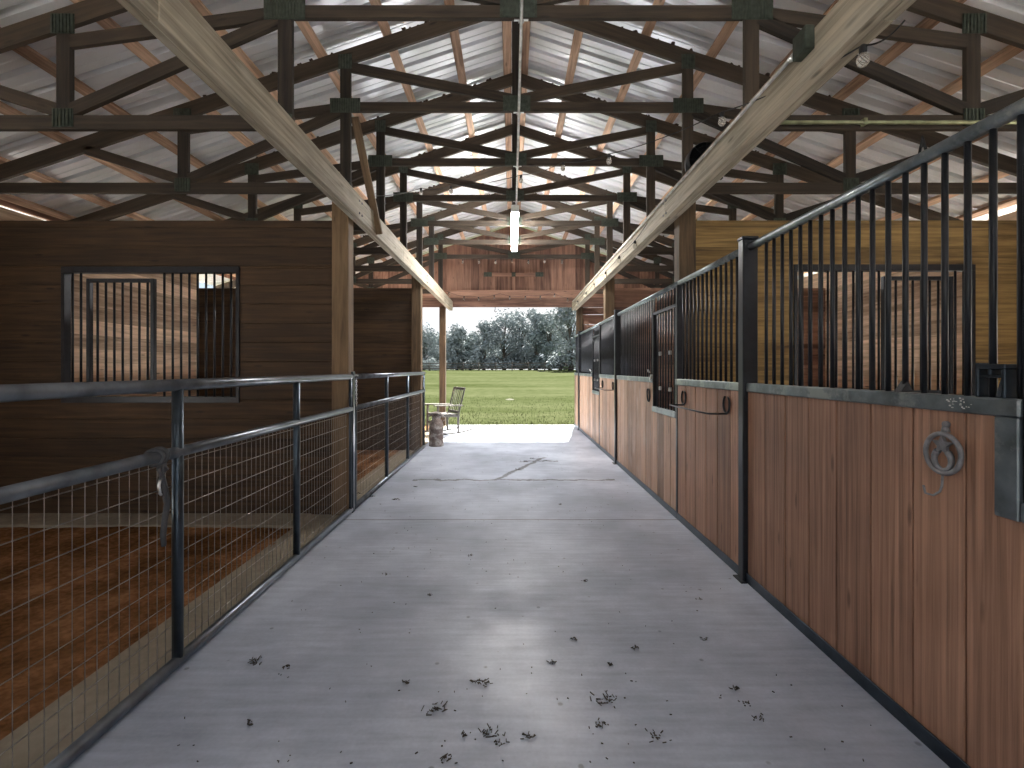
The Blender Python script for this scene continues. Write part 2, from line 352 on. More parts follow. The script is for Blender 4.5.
# ------------------------------------------------------------------ ground
def grid(name, x0, x1, y0, y1, nx, ny, zf, mat):
    b = MB()
    for j in range(ny + 1):
        for i in range(nx + 1):
            x = x0 + (x1 - x0) * i / nx; y = y0 + (y1 - y0) * j / ny; b.v.append(Vector((x, y, zf(x, y))))
    for j in range(ny):
        for i in range(nx):
            a = j * (nx + 1) + i; b.face([a, a + 1, a + nx + 2, a + nx + 1], None, .5, True)
    return b.build(name, mat)
def sstep(t): t = max(0, min(1, t)); return t * t * (3 - 2 * t)
def zfield(x, y): return -0.05 + 1.22 * sstep((y - 14) / 62) + 0.05 * mnoise.noise(Vector((x * .1, y * .1, 0))) * sstep((y - 14) / 8)
field = struct(grid('field', -90, 90, -30, 150, 60, 60, zfield, M['grass']))
fl = MB(); fl.box(-1.60, 1.66, FRONT - 3, END + 0.05, -0.12, 0.0, 'y'); struct(fl.build('floor', M['concrete']))
dz = lambda x, y: -0.012 + 0.016 * mnoise.noise(Vector((x * 2.2, y * 2.2, 1))) + 0.012 * mnoise.noise(Vector((x * 7, y * 7, 3)))
d1 = grid('dirt_floor', -HALF, -1.90, -2.5, 4.30, 90, 120, dz, M['dirt']); d1['kind'] = 'structure'
d2 = grid('dirt_floor', -HALF, -1.90, 4.80, END, 40, 80, dz, M['dirt']); d2['kind'] = 'structure'
d3 = grid('dirt_floor', 1.66, HALF, -2.5, END, 40, 120, dz, M['dirt']); d3['kind'] = 'structure'
cb = MB(); cb.box(-HALF, -1.93, 4.27, 4.82, -0.1, 0.012, 'x'); struct(cb.build('trim_1', M['curb'], bevel=0.008))
cb = MB(); cb.box(-1.93, -1.60, FRONT, END, -0.1, -0.001, 'y'); struct(cb.build('trim_4', M['curb']))
bounce_yard = grid('ground', -24, 24, -34, -5.6, 4, 4, lambda x, y: -0.03, M['bounce_gravel']); struct(bounce_yard)  # unseen gravel, added behind the near end to bounce daylight up inside
for xa, xb in ((-11.5, -HALF - .1), (HALF + .1, 11.5)): struct(grid('ground', xa, xb, -6, 9.5, 4, 4, lambda x, y: -0.028, M['bounce_gravel']))  # unseen pale strips added along the walls to bounce light inward

# ------------------------------------------------------------------ roof sheet with ribs
def roof():
    b = MB(); th = 0.19 + 0.012
    ys = []; y = FRONT
    while y < END + 0.6:
        ys += [(y, 0), (y + 0.078, 0), (y + 0.084, 0.006), (y + 0.092, 0.006), (y + 0.098, 0), (y + 0.162, 0), (y + 0.167, 0.055), (y + 0.224, 0.055)]
        y += 0.229
    for sgn in (-1, 1):
        prof = [XC, XC + sgn * 1.5, XC + sgn * 3, XC + sgn * 4.5, XC + sgn * 6.0]
        rows = []
        for (y, h) in ys:
            rows.append(len(b.v))
            for x in prof: b.v.append(Vector((x, y, ZAP - SL * abs(x - XC) + th + h)))
        for i in range(len(rows) - 1):
            for k in range(len(prof) - 1):
                q = [rows[i] + k, rows[i] + k + 1, rows[i + 1] + k + 1, rows[i + 1] + k]
                b.face(q if sgn < 0 else q[::-1])
    return b.build('ceiling', M['roof'])
ceil = struct(roof())
sm = ceil.modifiers.new('thickness', 'SOLIDIFY'); sm.thickness = 0.004; sm.offset = 1

# purlins, along the barn on top of the trusses
PX = [0.10, 0.63, 1.24, 1.86, 2.47, 3.08, 3.70, 4.31, 4.92, 5.40]
ORD = ['first', 'second', 'third', 'fourth', 'fifth', 'sixth', 'seventh', 'eighth', 'ninth', 'tenth']
ct = math.cos(math.atan(SL)); st = math.sin(math.atan(SL))
for sgn, sname in ((-1, 'left'), (1, 'right')):
    for k, px in enumerate(PX):
        x = XC + sgn * px; z = zu(x) + 0.148 + 0.021
        b = MB()
        cuts = [FRONT + 0.05, 2.2, 5.84, 9.5, END - 0.04]
        for a, c in zip(cuts[:-1], cuts[1:]): b.board((x, a + .002, z), (x, c - .002, z), 0.089, 0.038, (ct, 0, -sgn * st))
        tag(b.build('purlin', M['purlin']), f'light brown roof purlin, {ORD[k]} down from the ridge on the {sname} roof slope', 'purlin', 'purlins under the roof sheets')

# ------------------------------------------------------------------ trusses
def make_truss():
    t = thing('roof_truss', '', 'roof truss', (0, TY[0], 0), 'roof trusses')
    T = 0.038
    def mem(name, p0, p1, w, dy=0.0, end=None):
        b = MB(); b.board((p0[0], TY[0] + dy, p0[1]), (p1[0], TY[0] + dy, p1[1]), w, T, (0, 1, 0) if False else perp(p0, p1)); return b.build(name, M['truss'], t, (0, TY[0], 0), 0.003)
    def perp(p0, p1): return (-(p1[1] - p0[1]), 0, p1[0] - p0[0])
    zc = 3.86 + 0.045; zs = 3.08 + 0.05
    for s in (-1, 1):
        X = lambda a: XC + s * a
        h = 0.14 / 2 / ct
        mem('top_chord', (X(0.0), zu(X(0)) + h), (X(5.9), zu(X(5.9)) + h), 0.14)
        mem('side_chord', (X(1.58), zs), (X(5.36), zs), 0.10)
        mem('vertical', (X(1.637), 3.08), (X(1.637), zu(X(1.637)) + .02), 0.10)
        mem('vertical', (X(3.19), 3.18), (X(3.19), zu(X(3.19)) + .02), 0.10)
        mem('web', (X(1.58), zu(X(1.6)) - 0.03), (X(0.05), 3.985), 0.09)
        mem('web', (X(1.68), 3.90), (X(3.15), 3.70), 0.09)
        mem('web', (X(1.68), 3.86), (X(3.14), 3.22), 0.09)
        mem('web', (X(3.24), 3.22), (X(4.12), zu(X(4.12)) + .02), 0.09)
    mem('centre_chord', (XC - 1.587, zc), (XC + 1.587, zc), 0.09)
    mem('king_post', (XC, zc + 0.045), (XC, ZAP), 0.09)
    def plate(x, z, w, h):
        b = MB(); y = TY[0] - T / 2 - 0.003
        n = max(4, int(w / 0.022))
        b.box(x - w / 2, x + w / 2, y - 0.001, y + 0.001, z - h / 2, z + h / 2, 'x')
        for i in range(n):
            xx = x - w / 2 + (i + .5) * w / n; b.box(xx - .006, xx + .006, y - 0.007, y, z - h / 2 + .004, z + h / 2 - .004, 'z')
        b.build('gusset_plate', M['plate'], t, (0, TY[0], 0))
    plate(XC, zc + 0.03, 0.26, 0.15)
    for s in (-1, 1):
        plate(XC + s * 1.637, zc + 0.01, 0.29, 0.14); plate(XC + s * 1.637, zs - .01, 0.11, 0.13)
        plate(XC + s * 1.637, zu(XC + 1.637) + .03, 0.13, 0.14)
        plate(XC + s * 3.19, zs + .03, 0.15, 0.13); plate(XC + s * 3.19, zu(XC + 3.19) + .03, 0.17, 0.14)
        plate(XC + s * 5.2, 3.14, 0.22, 0.1)
    return t
TL = ['brown timber roof truss nearest the camera, cut by the top of the picture',
      'second brown roof truss from the camera, standing over the nearest pair of posts',
      'third brown roof truss from the camera, in front of the long lamp',
      'fourth brown roof truss, just before the near end of the lamp',
      'fifth brown roof truss, crossing above the lamp and second pair of posts',
      'sixth brown roof truss, at the far end of the lamp',
      'last brown roof truss before the red-brown end wall, hung with small bulbs']
tr = make_truss(); tr['label'] = TL[0]
for k in range(1, 7): dup(tr, (0, TY[k], 0), TL[k])

# crumbs of dried mud along the tops of the truss chords
b = MB()
for k in (1, 2, 3, 4, 5):
    for s in (-1, 1):
        for i in range(34):
            x = XC + s * (0.25 + 2.9 * R.random() ** 1.2); r = 0.012 + 0.020 * R.random()
            b.lump((x, TY[k] + R.uniform(-.012, .012), zu(x) + 0.148 + r * 0.2), r, R.random() * 90, 0.8)
tag(b.build('dirt', M['lumps']), 'dark crusty lumps of dried mud along the tops of the roof trusses', 'dirt', kind='stuff')

# ------------------------------------------------------------------ long beams on posts
def beam(x0, x1, side):
    root = thing('support_beam', f'pale weathered timber beam running the length of the aisle on its {side} side', 'beam', ((x0 + x1) / 2, FRONT, 2.85), 'long aisle beams')
    xm = (x0 + x1) / 2
    for a, c in ((x0, xm - .001), (xm + .001, x1)):
        b = MB(); cuts = [FRONT, 0.9, 4.66, 8.3, END - 0.03] if a == x0 else [FRONT, 2.0, 6.5, END - 0.03]
        for p, q in zip(cuts[:-1], cuts[1:]): b.box(a, c, p + .001, q - .001, 2.85, 3.078, 'y')
        b.build('ply', M['beam'], root, root.location, 0.004)
    b = MB()
    for yy in (4.66, 8.32):
        for zz in (2.90, 3.02):
            for dy in (-.04, .04):
                xi = x1 if side == 'left' else x0; sg = 1 if side == 'left' else -1
                b.lathe([(0.012, 0), (0.012, 0.008), (0.0, 0.010)], (xi, yy + dy, zz), 8, 'x') if sg > 0 else b.lathe([(0.0, -0.010), (0.012, -0.008), (0.012, 0)], (xi, yy + dy, zz), 8, 'x')
    b.build('bolt', M['cast_iron'], root, root.location)
    return root
beam(-1.56, -1.47, 'left'); beam(1.485, 1.595, 'right')

def post(x0, x1, y0, y1, z1, label, mat='post'):
    b = MB(); b.box(x0, x1, y0, y1, 0, z1, 'z'); return tag(b.build('timber_post', M[mat], None, ((x0 + x1) / 2, (y0 + y1) / 2, 0), 0.006), label, 'post', 'timber posts')
post(-1.725, -1.565, 4.59, 4.74, 3.075, 'square timber post beside the gate latch, at the end of the dark board wall')
post(1.60, 1.76, 4.59, 4.74, 3.075, 'square timber post standing behind the stall front at the yellow board wall')
post(-1.725, -1.565, 8.24, 8.40, 3.075, 'dark timber post at the far end of the wire gates')
post(1.60, 1.76, 8.24, 8.40, 3.075, 'timber post behind the stall fronts, second from the camera')
post(-1.80, -1.65, END - .07, END + .08, 2.94, 'slender timber post in the open doorway beside the rocking chair')
post(1.60, 1.76, END - .07, END + .08, 2.94, 'timber post framing the far end of the stall fronts at the doorway')

b = MB(); b.board((-1.54, 4.70, 3.87), (-1.44, 5.20, 2.86), 0.075, 0.036, (1, 0, 0))
tag(b.build('diagonal_brace', M['post'], bevel=.003), 'thin diagonal timber brace from the second truss down to the left beam', 'brace')

# ------------------------------------------------------------------ board walls
def hboards(bm, x0, x1, y0, y1, z0, z1, h=0.184, hole=None, gap=0.004, axis='x'):
    z = z0
    while z < z1 - 0.01:
        zt = min(z + h, z1); tone = R.random()
        segs = [(z, zt, None)]
        if hole:
            hz0, hz1 = hole[2], hole[3]; cuts = sorted({z, zt} | {c for c in (hz0, hz1) if z < c < zt}); segs = [(a, c, hole if (a >= hz0 - 1e-6 and c <= hz1 + 1e-6) else None) for a, c in zip(cuts[:-1], cuts[1:])]
        for a, c, hh in segs:
            g0 = gap if a == z else 0
            lo, hi = (x0, x1) if axis == 'x' else (y0, y1)
            spans = [(lo, hi)] if not hh else [(lo, hole[0]), (hole[1], hi)]
            for p, q in spans:
                if axis == 'x': bm.box(p, q, y0, y1, a + g0, c, 'x', tone)
                else: bm.box(x0, x1, p, q, a + g0, c, 'y', tone)
        z = zt
LW = (-4.32, -2.63, 1.09, 2.37); RW = (2.72, 4.44, 1.09, 2.39)
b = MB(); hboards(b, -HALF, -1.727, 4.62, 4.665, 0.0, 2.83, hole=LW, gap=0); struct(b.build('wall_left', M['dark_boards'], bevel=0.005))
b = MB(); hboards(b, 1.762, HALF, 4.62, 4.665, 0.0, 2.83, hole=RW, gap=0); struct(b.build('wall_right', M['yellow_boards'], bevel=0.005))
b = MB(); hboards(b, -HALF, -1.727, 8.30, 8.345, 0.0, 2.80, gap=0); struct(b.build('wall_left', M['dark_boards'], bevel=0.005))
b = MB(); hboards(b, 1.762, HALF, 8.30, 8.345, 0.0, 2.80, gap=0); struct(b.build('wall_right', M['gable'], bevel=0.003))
# outer side walls, with unseen openings added to bring daylight into the stalls
def side_wall(x0, x1, ztop, yend, name, n):
    b = MB(); hboards(b, x0, x1, FRONT, 2.9, 0, ztop, axis='y', gap=0, hole=(0.4, 2.4, 0.0, 2.576)); hboards(b, x0, x1, 2.9, yend, 0, ztop, axis='y', gap=0, hole=(4.72, 5.75, 0.0, 2.576))
    if yend > 8.4: hboards(b, x0, x1, yend, yend + .3, 0, ztop, axis='y', gap=0)
    struct(b.build(name, M['siding'], bevel=0.004))
side_wall(-HALF - .045, -HALF, 3.12, 8.3, 'wall_left', 0); side_wall(HALF, HALF + .045, 3.10, END - .3, 'wall_right', 1)
b = MB(); b.box(-HALF - .06, -HALF - .02, FRONT, END, 3.150, 3.225, 'y'); struct(b.build('trim_2', M['gable']))
# end wall (gable): header, boards with battens, boarded right side
b = MB()
b.box(-HALF, HALF, END - .05, END + .05, 2.94, 3.16, 'x'); b.box(-HALF, HALF, END - .03, END + .05, 3.165, 3.36, 'x')
struct(b.build('trim_3', M['gable'], bevel=0.005))
b = MB(); x = -HALF
while x < HALF - .01:
    x2 = min(x + 0.2, HALF); tone = R.random(); bb = len(b.v)
    for y in (END + .02, END + .05):
        for (xx, zz) in ((x, 3.355), (x2, 3.355), (x2, zu(x2) + .15), (x, zu(x) + .15)): b.v.append(Vector((xx, y, zz)))
    u0 = R.random() * 40
    uvq = [(u0, 0), (u0, .2), (u0 + 1.5, .2), (u0 + 1.5, 0)]
    b.face([bb, bb + 1, bb + 2, bb + 3], uvq, tone); b.face([bb + 7, bb + 6, bb + 5, bb + 4], uvq, tone)
    for i in range(4): b.face([bb + i, bb + 4 + i, bb + 4 + (i + 1) % 4, bb + (i + 1) % 4], uvq, tone)
    x = x2
for k in range(-8, 9):
    xb = XC + k * 0.62; b.box(xb - .035, xb + .035, END - .005, END + .02, 3.362, zu(xb) + .13, 'z')
struct(b.build('wall_back', M['gable']))
b = MB(); hboards(b, 1.762, HALF, END, END + .03, 0.0, 2.93, h=0.25, gap=0.012); struct(b.build('wall_back', M['gable']))
b = MB(); hboards(b, -HALF, -1.75, FRONT, FRONT + .04, 0.0, 3.1, gap=0); hboards(b, 1.75, HALF, FRONT, FRONT + .04, 0.0, 3.1, gap=0); struct(b.build('wall_front_unseen', M['siding']))  # unseen near end wall, added to hold back light from behind the camera
# the loft-door bar on the end wall
t = thing('loft_door_bar', 'short horizontal wooden bar with grey metal plates on the red-brown end wall', 'door bar', (0.04, END - .03, 3.74))
b = MB(); b.box(-0.66, 0.74, END - .045, END - .008, 3.70, 3.785, 'x'); b.build('bar', M['gable'], t, t.location, .003)
for xx, w in ((-0.60, .2), (0.04, .1), (0.68, .2)):
    b = MB(); b.box(xx - w / 2, xx + w / 2, END - .053, END - .045, 3.69, 3.80, 'x'); b.build('metal_plate', M['plate'], t, t.location)

# ------------------------------------------------------------------ barred windows in the partitions
def bar_obj(x, y, z0, z1, r, parent, name='bar', mat='black_steel', n=8):
    b = MB(); b.tube([(x, y, z0), (x, y, z1)], r, n); return b.build(name, M[mat], parent, parent_loc(parent))
def parent_loc(p):
    v = Vector(p.location)
    while p.parent: p = p.parent; v += p.location
    return v
def barred_window(n, W, hx0, hx1):
    x0, x1, z0, z1 = W
    w = structure(f'window_{n}', ((x0 + x1) / 2, 4.63, z0)); L_ = w.location
    b = MB(); f = 0.045
    b.box(x0 - .01, x1 + .01, 4.605, 4.68, z1 - f, z1 + .015, 'x'); b.box(x0 - .01, x1 + .01, 4.605, 4.68, z0 - .015, z0 + f, 'x')
    b.box(x0 - .01, x0 + f * .5, 4.605, 4.68, z0 + f, z1 - f, 'z'); b.box(x1 - f * .5, x1 + .01, 4.605, 4.68, z0 + f, z1 - f, 'z')
    b.build('window_frame', M['black_steel'], w, L_, .002)
    b = MB(); g = 0.035
    for xa in (hx0, hx1 - g): b.box(xa, xa + g, 4.608, 4.65, z0 + .07, z1 - .10, 'z')
    b.box(hx0 + g, hx1 - g, 4.608, 4.65, z1 - .10 - g, z1 - .10, 'x'); b.box(hx0 + g, hx1 - g, 4.608, 4.65, z0 + .07, z0 + .07 + g, 'x')
    b.build('hatch_frame', M['black_steel'], w, L_, .002)
    nb = int(round((x1 - x0) / 0.0805))
    for i in range(1, nb):
        x = x0 + (x1 - x0) * i / nb
        inside = hx0 - .02 < x < hx1 + .02
        if inside and (x < hx0 + .045 or x > hx1 - .045): continue
        bar_obj(x, 4.632, (z0 + .1) if inside else z0 + .04, (z1 - .13) if inside else z1 - .04, 0.0105, w)
barred_window(1, LW, -4.09, -3.44); barred_window(2, RW, 3.57, 4.24)

# ------------------------------------------------------------------ wire gates on the left
GX = -1.565
def gate(y0, y1, ups, label):
    g = thing('wire_gate', label, 'gate', (GX, (y0 + y1) / 2, 0), 'wire gates'); o = g.location
    for nm, z, r in (('top_rail', 1.325, 0.0275), ('middle_rail', 1.012, 0.0265), ('bottom_rail', 0.035, 0.0265)):
        b = MB(); b.tube([(GX, y0, z), (GX, y1, z)], r, 14); b.build(nm, M['gate'], g, o)
    for y in ups:
        zt = 1.325
        b = MB(); b.tube([(GX - .002, y, 0.035), (GX - .002, y, zt)], 0.024, 12); b.build('upright', M['gate_post'], g, o)
    b = MB(); r = 0.0023; xw = GX - 0.012
    y = y0 + 0.05
    while y < y1:
        b.tube([(xw, y, 0.04), (xw, y, 1.01)], .0017, 4, False); y += 0.0515
    z = 0.10
    while z < 0.98:
        b.tube([(xw - .003, y0, z), (xw - .003, y1, z)], r, 4, False); z += 0.108
    b.build('wire_mesh', M['wire'], g, o)
    return g
g1 = gate(0.95, 4.655, [0.98, 2.25, 3.49, 4.63], 'long tubular wire mesh gate in front of the dirt stall, nearest the camera')
g2 = gate(4.745, 8.55, [4.77, 6.0, 7.2, 8.5], 'farther tubular wire mesh gate ending beside the rusty milk can')
# slim steel post between the two gates with latch and chain
t = thing('gate_post', 'slim dark steel post with chain latch between the two wire gates', 'gate post', (GX - .01, 4.70, 0)); o = t.location
b = MB(); b.box(GX - .04, GX + .02, 4.672, 4.728, 0, 1.375, 'z'); b.build('post', M['gate_post'], t, o, .004)
b = MB(); b.tube([(GX + .02, 4.69, 1.33), (GX + .045, 4.69, 1.34), (GX + .06, 4.70, 1.335)], .008, 8); b.build('latch', M['chrome'], t, o)
b = MB()
for i in range(13):
    z = 1.30 - i * 0.021; a = i % 2; cx = GX + .042
    pts = [(cx + (0.007 * math.cos(q) if a else 0), 4.70 + (0 if a else 0.007 * math.cos(q)), z + 0.014 * math.sin(q)) for q in [2 * PI * k / 8 for k in range(8)]]
    b.tube(pts, 0.0025, 5, False, True)
b.build('chain', M['chrome'], t, o)
# dark webbing strap knotted over the middle rail
t = thing('strap', 'grey webbing strap knotted over the middle rail of the near gate', 'strap', (GX, 2.13, 1.012)); o = t.location
b = MB(); yk = 2.13
b.tube([(GX + .034 * math.cos(q), yk + .006 * math.sin(q * 2), 1.012 + .034 * math.sin(q)) for q in [2 * PI * k / 14 for k in range(14)]], [.011] * 14, 8, False, True)
b.tube([(GX + .034 * math.cos(q), yk - .03 + .01 * math.cos(q), 1.012 + .034 * math.sin(q)) for q in [2 * PI * k / 14 for k in range(14)]], .009, 8, False, True)
b.lump((GX + .03, yk - .02, .965), .028, 3)
b.build('knot', M['strap'], t, o)
b = MB(); b.tube([(GX + .03, yk - .04, .97), (GX + .03, yk - .02, .91), (GX + .028, yk - .005, .86), (GX + .032, yk + .005, .80), (GX + .03, yk - .01, .73), (GX + .03, yk - .018, .67), (GX + .028, yk - .012, .62)], [.010, .013, .014, .013, .012, .012, .010], 8)
b.build('tail', M['strap'], t, o)
b = MB(); b.tube([(GX + .03, yk - .035, .925), (GX + .035, yk - .05, .895), (GX + .035, yk - .045, .86), (GX + .03, yk - .03, .85)], .006, 7); b.build('snap_clip', M['chrome'], t, o)

# ------------------------------------------------------------------ stall fronts on the right
SX = 1.57
PY = [-0.76, 3.19, 7.10, 11.02]
for k, lab in ((1, 'black steel stall post nearest the camera, between the wide and narrow stall sections'), (2, 'black steel stall post in the middle of the row of stalls'), (3, 'black steel stall post closest to the far doorway')):
    t = thing('steel_post', lab, 'steel post', (SX, PY[k], 0), 'stall front posts'); o = t.location
    b = MB(); b.box(SX - .052, SX + .048, PY[k] - .036, PY[k] + .036, 0, 2.255, 'z'); b.build('post', M['black_steel'], t, o, .006)
    b = MB(); b.box(SX - .057, SX + .053, PY[k] - .040, PY[k] + .040, 2.255, 2.275, 'z'); b.build('cap', M['black_steel'], t, o, .005)
    b = MB(); b.box(SX - .075, SX - .036, PY[k] - .06, PY[k] + .06, 0, .008, 'x'); b.build('base_plate', M['black_steel'], t, o)
BZ0, BZ1 = 0.06, 1.25
def stall_front(y0, y1, label, group, hatch=None, mat='stall', bw=0.216):
    """planks below, steel rail, bars above, tube on top; hatch = (ya, yb) of a lowered barred opening"""
    t = thing('stall_front', label, 'stall front', (SX, (y0 + y1) / 2, 0), group); o = t.location
    b = MB(); b.box(SX - .03, SX + .03, y0, y1, 0.0, 0.012, 'y'); b.box(SX - .034, SX - .026, y0, y1, 0.0, 0.062, 'y'); b.box(SX + .026, SX + .034, y0, y1, 0.0, 0.062, 'y'); b.build('bottom_rail', M['steel'], t, o, .002)
    b = MB(); y = y1
    while y > y0 + .01:
        ya = max(y - bw, y0); gp = 0.003 + 0.005 * (R.random() ** 2)
        tops = [(ya + gp, y - gp, BZ1)]
        if hatch:
            tops = []
            for (p, q) in ((ya + gp, y - gp),):
                cuts = sorted({p, q} | {c for c in hatch if p < c < q})
                for a, c in zip(cuts[:-1], cuts[1:]):
                    mid = (a + c) / 2; tops.append((a, c, 0.935 if hatch[0] < mid < hatch[1] else BZ1))
        tone = R.random(); dx = R.uniform(-.002, .002)
        for a, c, zt in tops: b.box(SX - .022 + dx, SX + .022, a, c, BZ0 - .04, zt, 'z', tone)
        y = ya
    b.build('plank_panel', M[mat], t, o, .002)
    spans = [(y0, y1)] if not hatch else [s for s in ((y0, hatch[0]), (hatch[1], y1)) if s[1] - s[0] > .03]
    for a, c in spans:
        b = MB(); b.box(SX - .034, SX + .034, a, c, 1.25, 1.308, 'y'); b.build('middle_rail', M['rail'], t, o, .006)
    b = MB(); b.tube([(SX, y0, 2.205), (SX, y1, 2.205)], 0.025, 14); b.build('top_rail', M['rail'], t, o)
    b = MB(); b.box(SX - .028, SX + .028, y0 + .001, y0 + .035, 0.012, 2.185, 'z'); b.build('end_upright', M['black_steel'], t, o, .004)
    n = int((y1 - y0 - .1) / 0.0873); off = y1 - 0.19 if y1 - y0 > 2 else y1 - .09
    for i in range(n + 1):
        y = off - i * 0.0873
        if y < y0 + .06: break
        if hatch and hatch[0] - .01 < y < hatch[1] + .01: continue
        bar_obj(SX, y, 1.30, 2.19, 0.0105, t)
    if hatch:
        ha, hb = hatch; z0, z1 = 0.94, 2.02
        b = MB(); f = .028
        for ya in (ha, hb - f): b.box(SX - .026, SX + .026, ya, ya + f, z0, z1, 'z')
        b.box(SX - .026, SX + .026, ha + f, hb - f, z1 - f, z1, 'y')
        hf = b.build('feed_hatch', M['black_steel'], t, o, .004)
        b = MB(); b.box(SX - .034, SX + .030, ha, hb, z0 - .005, z0 + .055, 'y'); b.build('hatch_sill', M['rail'], hf, o, .006)
        m_ = int((hb - ha - .1) / .0873)
        for i in range(1, m_ + 1):
            y = ha + f + (hb - ha - 2 * f) * i / (m_ + 1)
            bb = MB(); bb.tube([(SX, y, z0 + .04), (SX, y, z1 - .02)], .0105, 8); bb.build('bar', M['black_steel'], hf, o)
        for i in range(1, m_ + 1):     # short bars above the hatch
            y = ha + f + (hb - ha - 2 * f) * i / (m_ + 1)
            bar_obj(SX, y, z1 - .01, 2.19, .0105, t)
        for (yy, zz) in ((ha + .16, 1.20), (hb - .28, 1.20), (ha + .16, 1.56), (hb - .28, 1.56)):
            bb = MB(); bb.box(SX - .04, SX - .012, yy - .010, yy + .010, zz - .020, zz + .020, 'z'); bb.build('latch', M['chrome'], hf, o, .004)
        if y0 < 1:
            bb = MB(); bb.box(SX - .036, SX + .03, hb, hb + .075, z0 - .005, 1.25, 'z'); bb.build('hatch_surround', M['rail'], hf, o, .004)
            continue_ = False
        else: continue_ = True
        if not continue_: return t
        bb = MB(); bb.box(SX - .05, SX - .02, hb - .015, hb + .012, 1.29, 1.34, 'z'); bb.tube([(SX - .05, hb + .02, 1.36), (SX - .06, hb + .05, 1.39), (SX - .05, hb + .08, 1.37)], .010, 8); bb.tube([(SX - .05, hb - .02, 1.31), (SX - .08, hb - .10, 1.28)], .012, 8)
        bb.build('hatch_catch', M['chrome'], hf, o, .004)
    return t
G1, G2 = 'wide stall fronts with lowered hatch', 'narrow stall fronts with hanging rod'
s1 = stall_front(0.54, PY[1] - .037, 'wide plank and steel bar stall front nearest the camera, carrying a round star hook', G1, (0.575, 1.455))

s2 = stall_front(PY[1] + .037, 4.485, 'narrow plank and bar stall front between the nearest steel post and the first lowered hatch', G2)
s3 = stall_front(4.487, PY[2] - .037, 'wide scuffed stall front in the middle of the row, with lowered barred hatch', G1, (4.525, 5.28), 'stall_scuffed')
s4 = stall_front(PY[2] + .037, 8.46, 'narrow stall front just past the middle steel post, with a horseshoe rod', G2, None, 'stall_scuffed')
s5 = stall_front(8.462, PY[3] - .037, 'wide pale stall front farthest down the row, before the last steel post', G1, (8.50, 9.25), 'stall_scuffed')
s6 = stall_front(PY[3] + .037, END - .08, 'short stall front at the far end of the row beside the doorway', G2, None, 'stall_scuffed')

# horseshoe rods
def shoe_pts(y, z, x, w=.05, h=.062, flip=1):
    return [(x, y + w * math.sin(q), z - flip * h * math.cos(q)) for q in [(-2.65 + 5.3 * k / 16) for k in range(17)]]
def blanket_rod(y0, y1, lab):
    t = thing('blanket_rod', lab, 'blanket rod', (SX - .03, (y0 + y1) / 2, 1.14), 'horseshoe blanket rods'); o = t.location
    for y in (y0, y1):
        b = MB(); b.tube(shoe_pts(y, 1.145, SX - .029), .0075, 8); b.build('horseshoe', M['black_steel'], t, o)
    b = MB(); xo = SX - .16
    b.tube([(SX - .025, y0, 1.078), (xo + .02, y0, 1.078), (xo, y0 + .02, 1.078), (xo, y1 - .02, 1.078), (xo + .02, y1, 1.078), (SX - .025, y1, 1.078)], .0065, 8)
    b.build('rod', M['black_steel'], t, o)
blanket_rod(3.45, 4.31, 'black horseshoe blanket rod on the narrow stall front nearest the camera')
blanket_rod(7.33, 8.18, 'black horseshoe blanket rod on the narrow stall front past the middle steel post')
b = MB(); b.tube(shoe_pts(5.42, 1.11, SX - .030, .05, .075), .008, 8)
tag(b.build('horseshoe', M['black_steel'], None, (SX - .03, 5.42, 1.11)), 'single black horseshoe on planks beside the middle lowered hatch', 'horseshoe')

# round cast hook with star
yh, zh = 1.705, 1.10
t = thing('star_hook', 'round grey cast-iron hook with star and horseshoe on the nearest stall planks', 'hook', (SX - .025, yh, zh)); o = t.location
b = MB(); b.tube([(SX - .040, yh + .070 * math.sin(q), zh + .070 * math.cos(q)) for q in [2 * PI * k / 28 for k in range(28)]], .0085, 10, False, True)
b.build('ring', M['cast_iron'], t, o)
b = MB(); pl = []
for k in range(10):
    r = .040 if k % 2 == 0 else .018; a = PI * k / 5; pl.append((r * math.sin(a), .030 + r * math.cos(a)))
n = len(pl); bb = len(b.v)
for x in (SX - .046, SX - .034):
    for (py, pz) in pl: b.v.append(Vector((x, yh + py, zh + pz)))
b.face([bb + i for i in range(n)]); b.face([bb + n + i for i in range(n)][::-1])
for i in range(n): b.face([bb + i, bb + n + i, bb + n + (i + 1) % n, bb + (i + 1) % n])
b.build('star', M['cast_iron'], t, o)
b = MB(); qs = [(-2.5 + 5.0 * k / 14) for k in range(15)]
b.tube([(SX - .040, yh + .034 * math.sin(q), zh - .022 - .036 * -math.cos(q) * -1) for q in qs], [.007 + .004 * abs(q) / 2.5 for q in qs], 8); b.build('horseshoe', M['cast_iron'], t, o)
b = MB(); b.tube([(SX - .03, yh, zh + .075), (SX - .03, yh, zh + .095)], [.014, .010], 8); b.lathe([(.012, -.012), (.012, 0), (.0, .003)], (SX - .022, yh, zh + .103), 10, 'x'); b.build('hanger', M['cast_iron'], t, o)
b = MB(); b.tube([(SX - .04, yh, zh - .07), (SX - .043, yh, zh - .115), (SX - .05, yh, zh - .135), (SX - .07, yh + .004, zh - .150), (SX - .095, yh + .008, zh - .142), (SX - .10, yh + .01, zh - .115)], .004, 8); b.build('hook', M['cast_iron'], t, o)

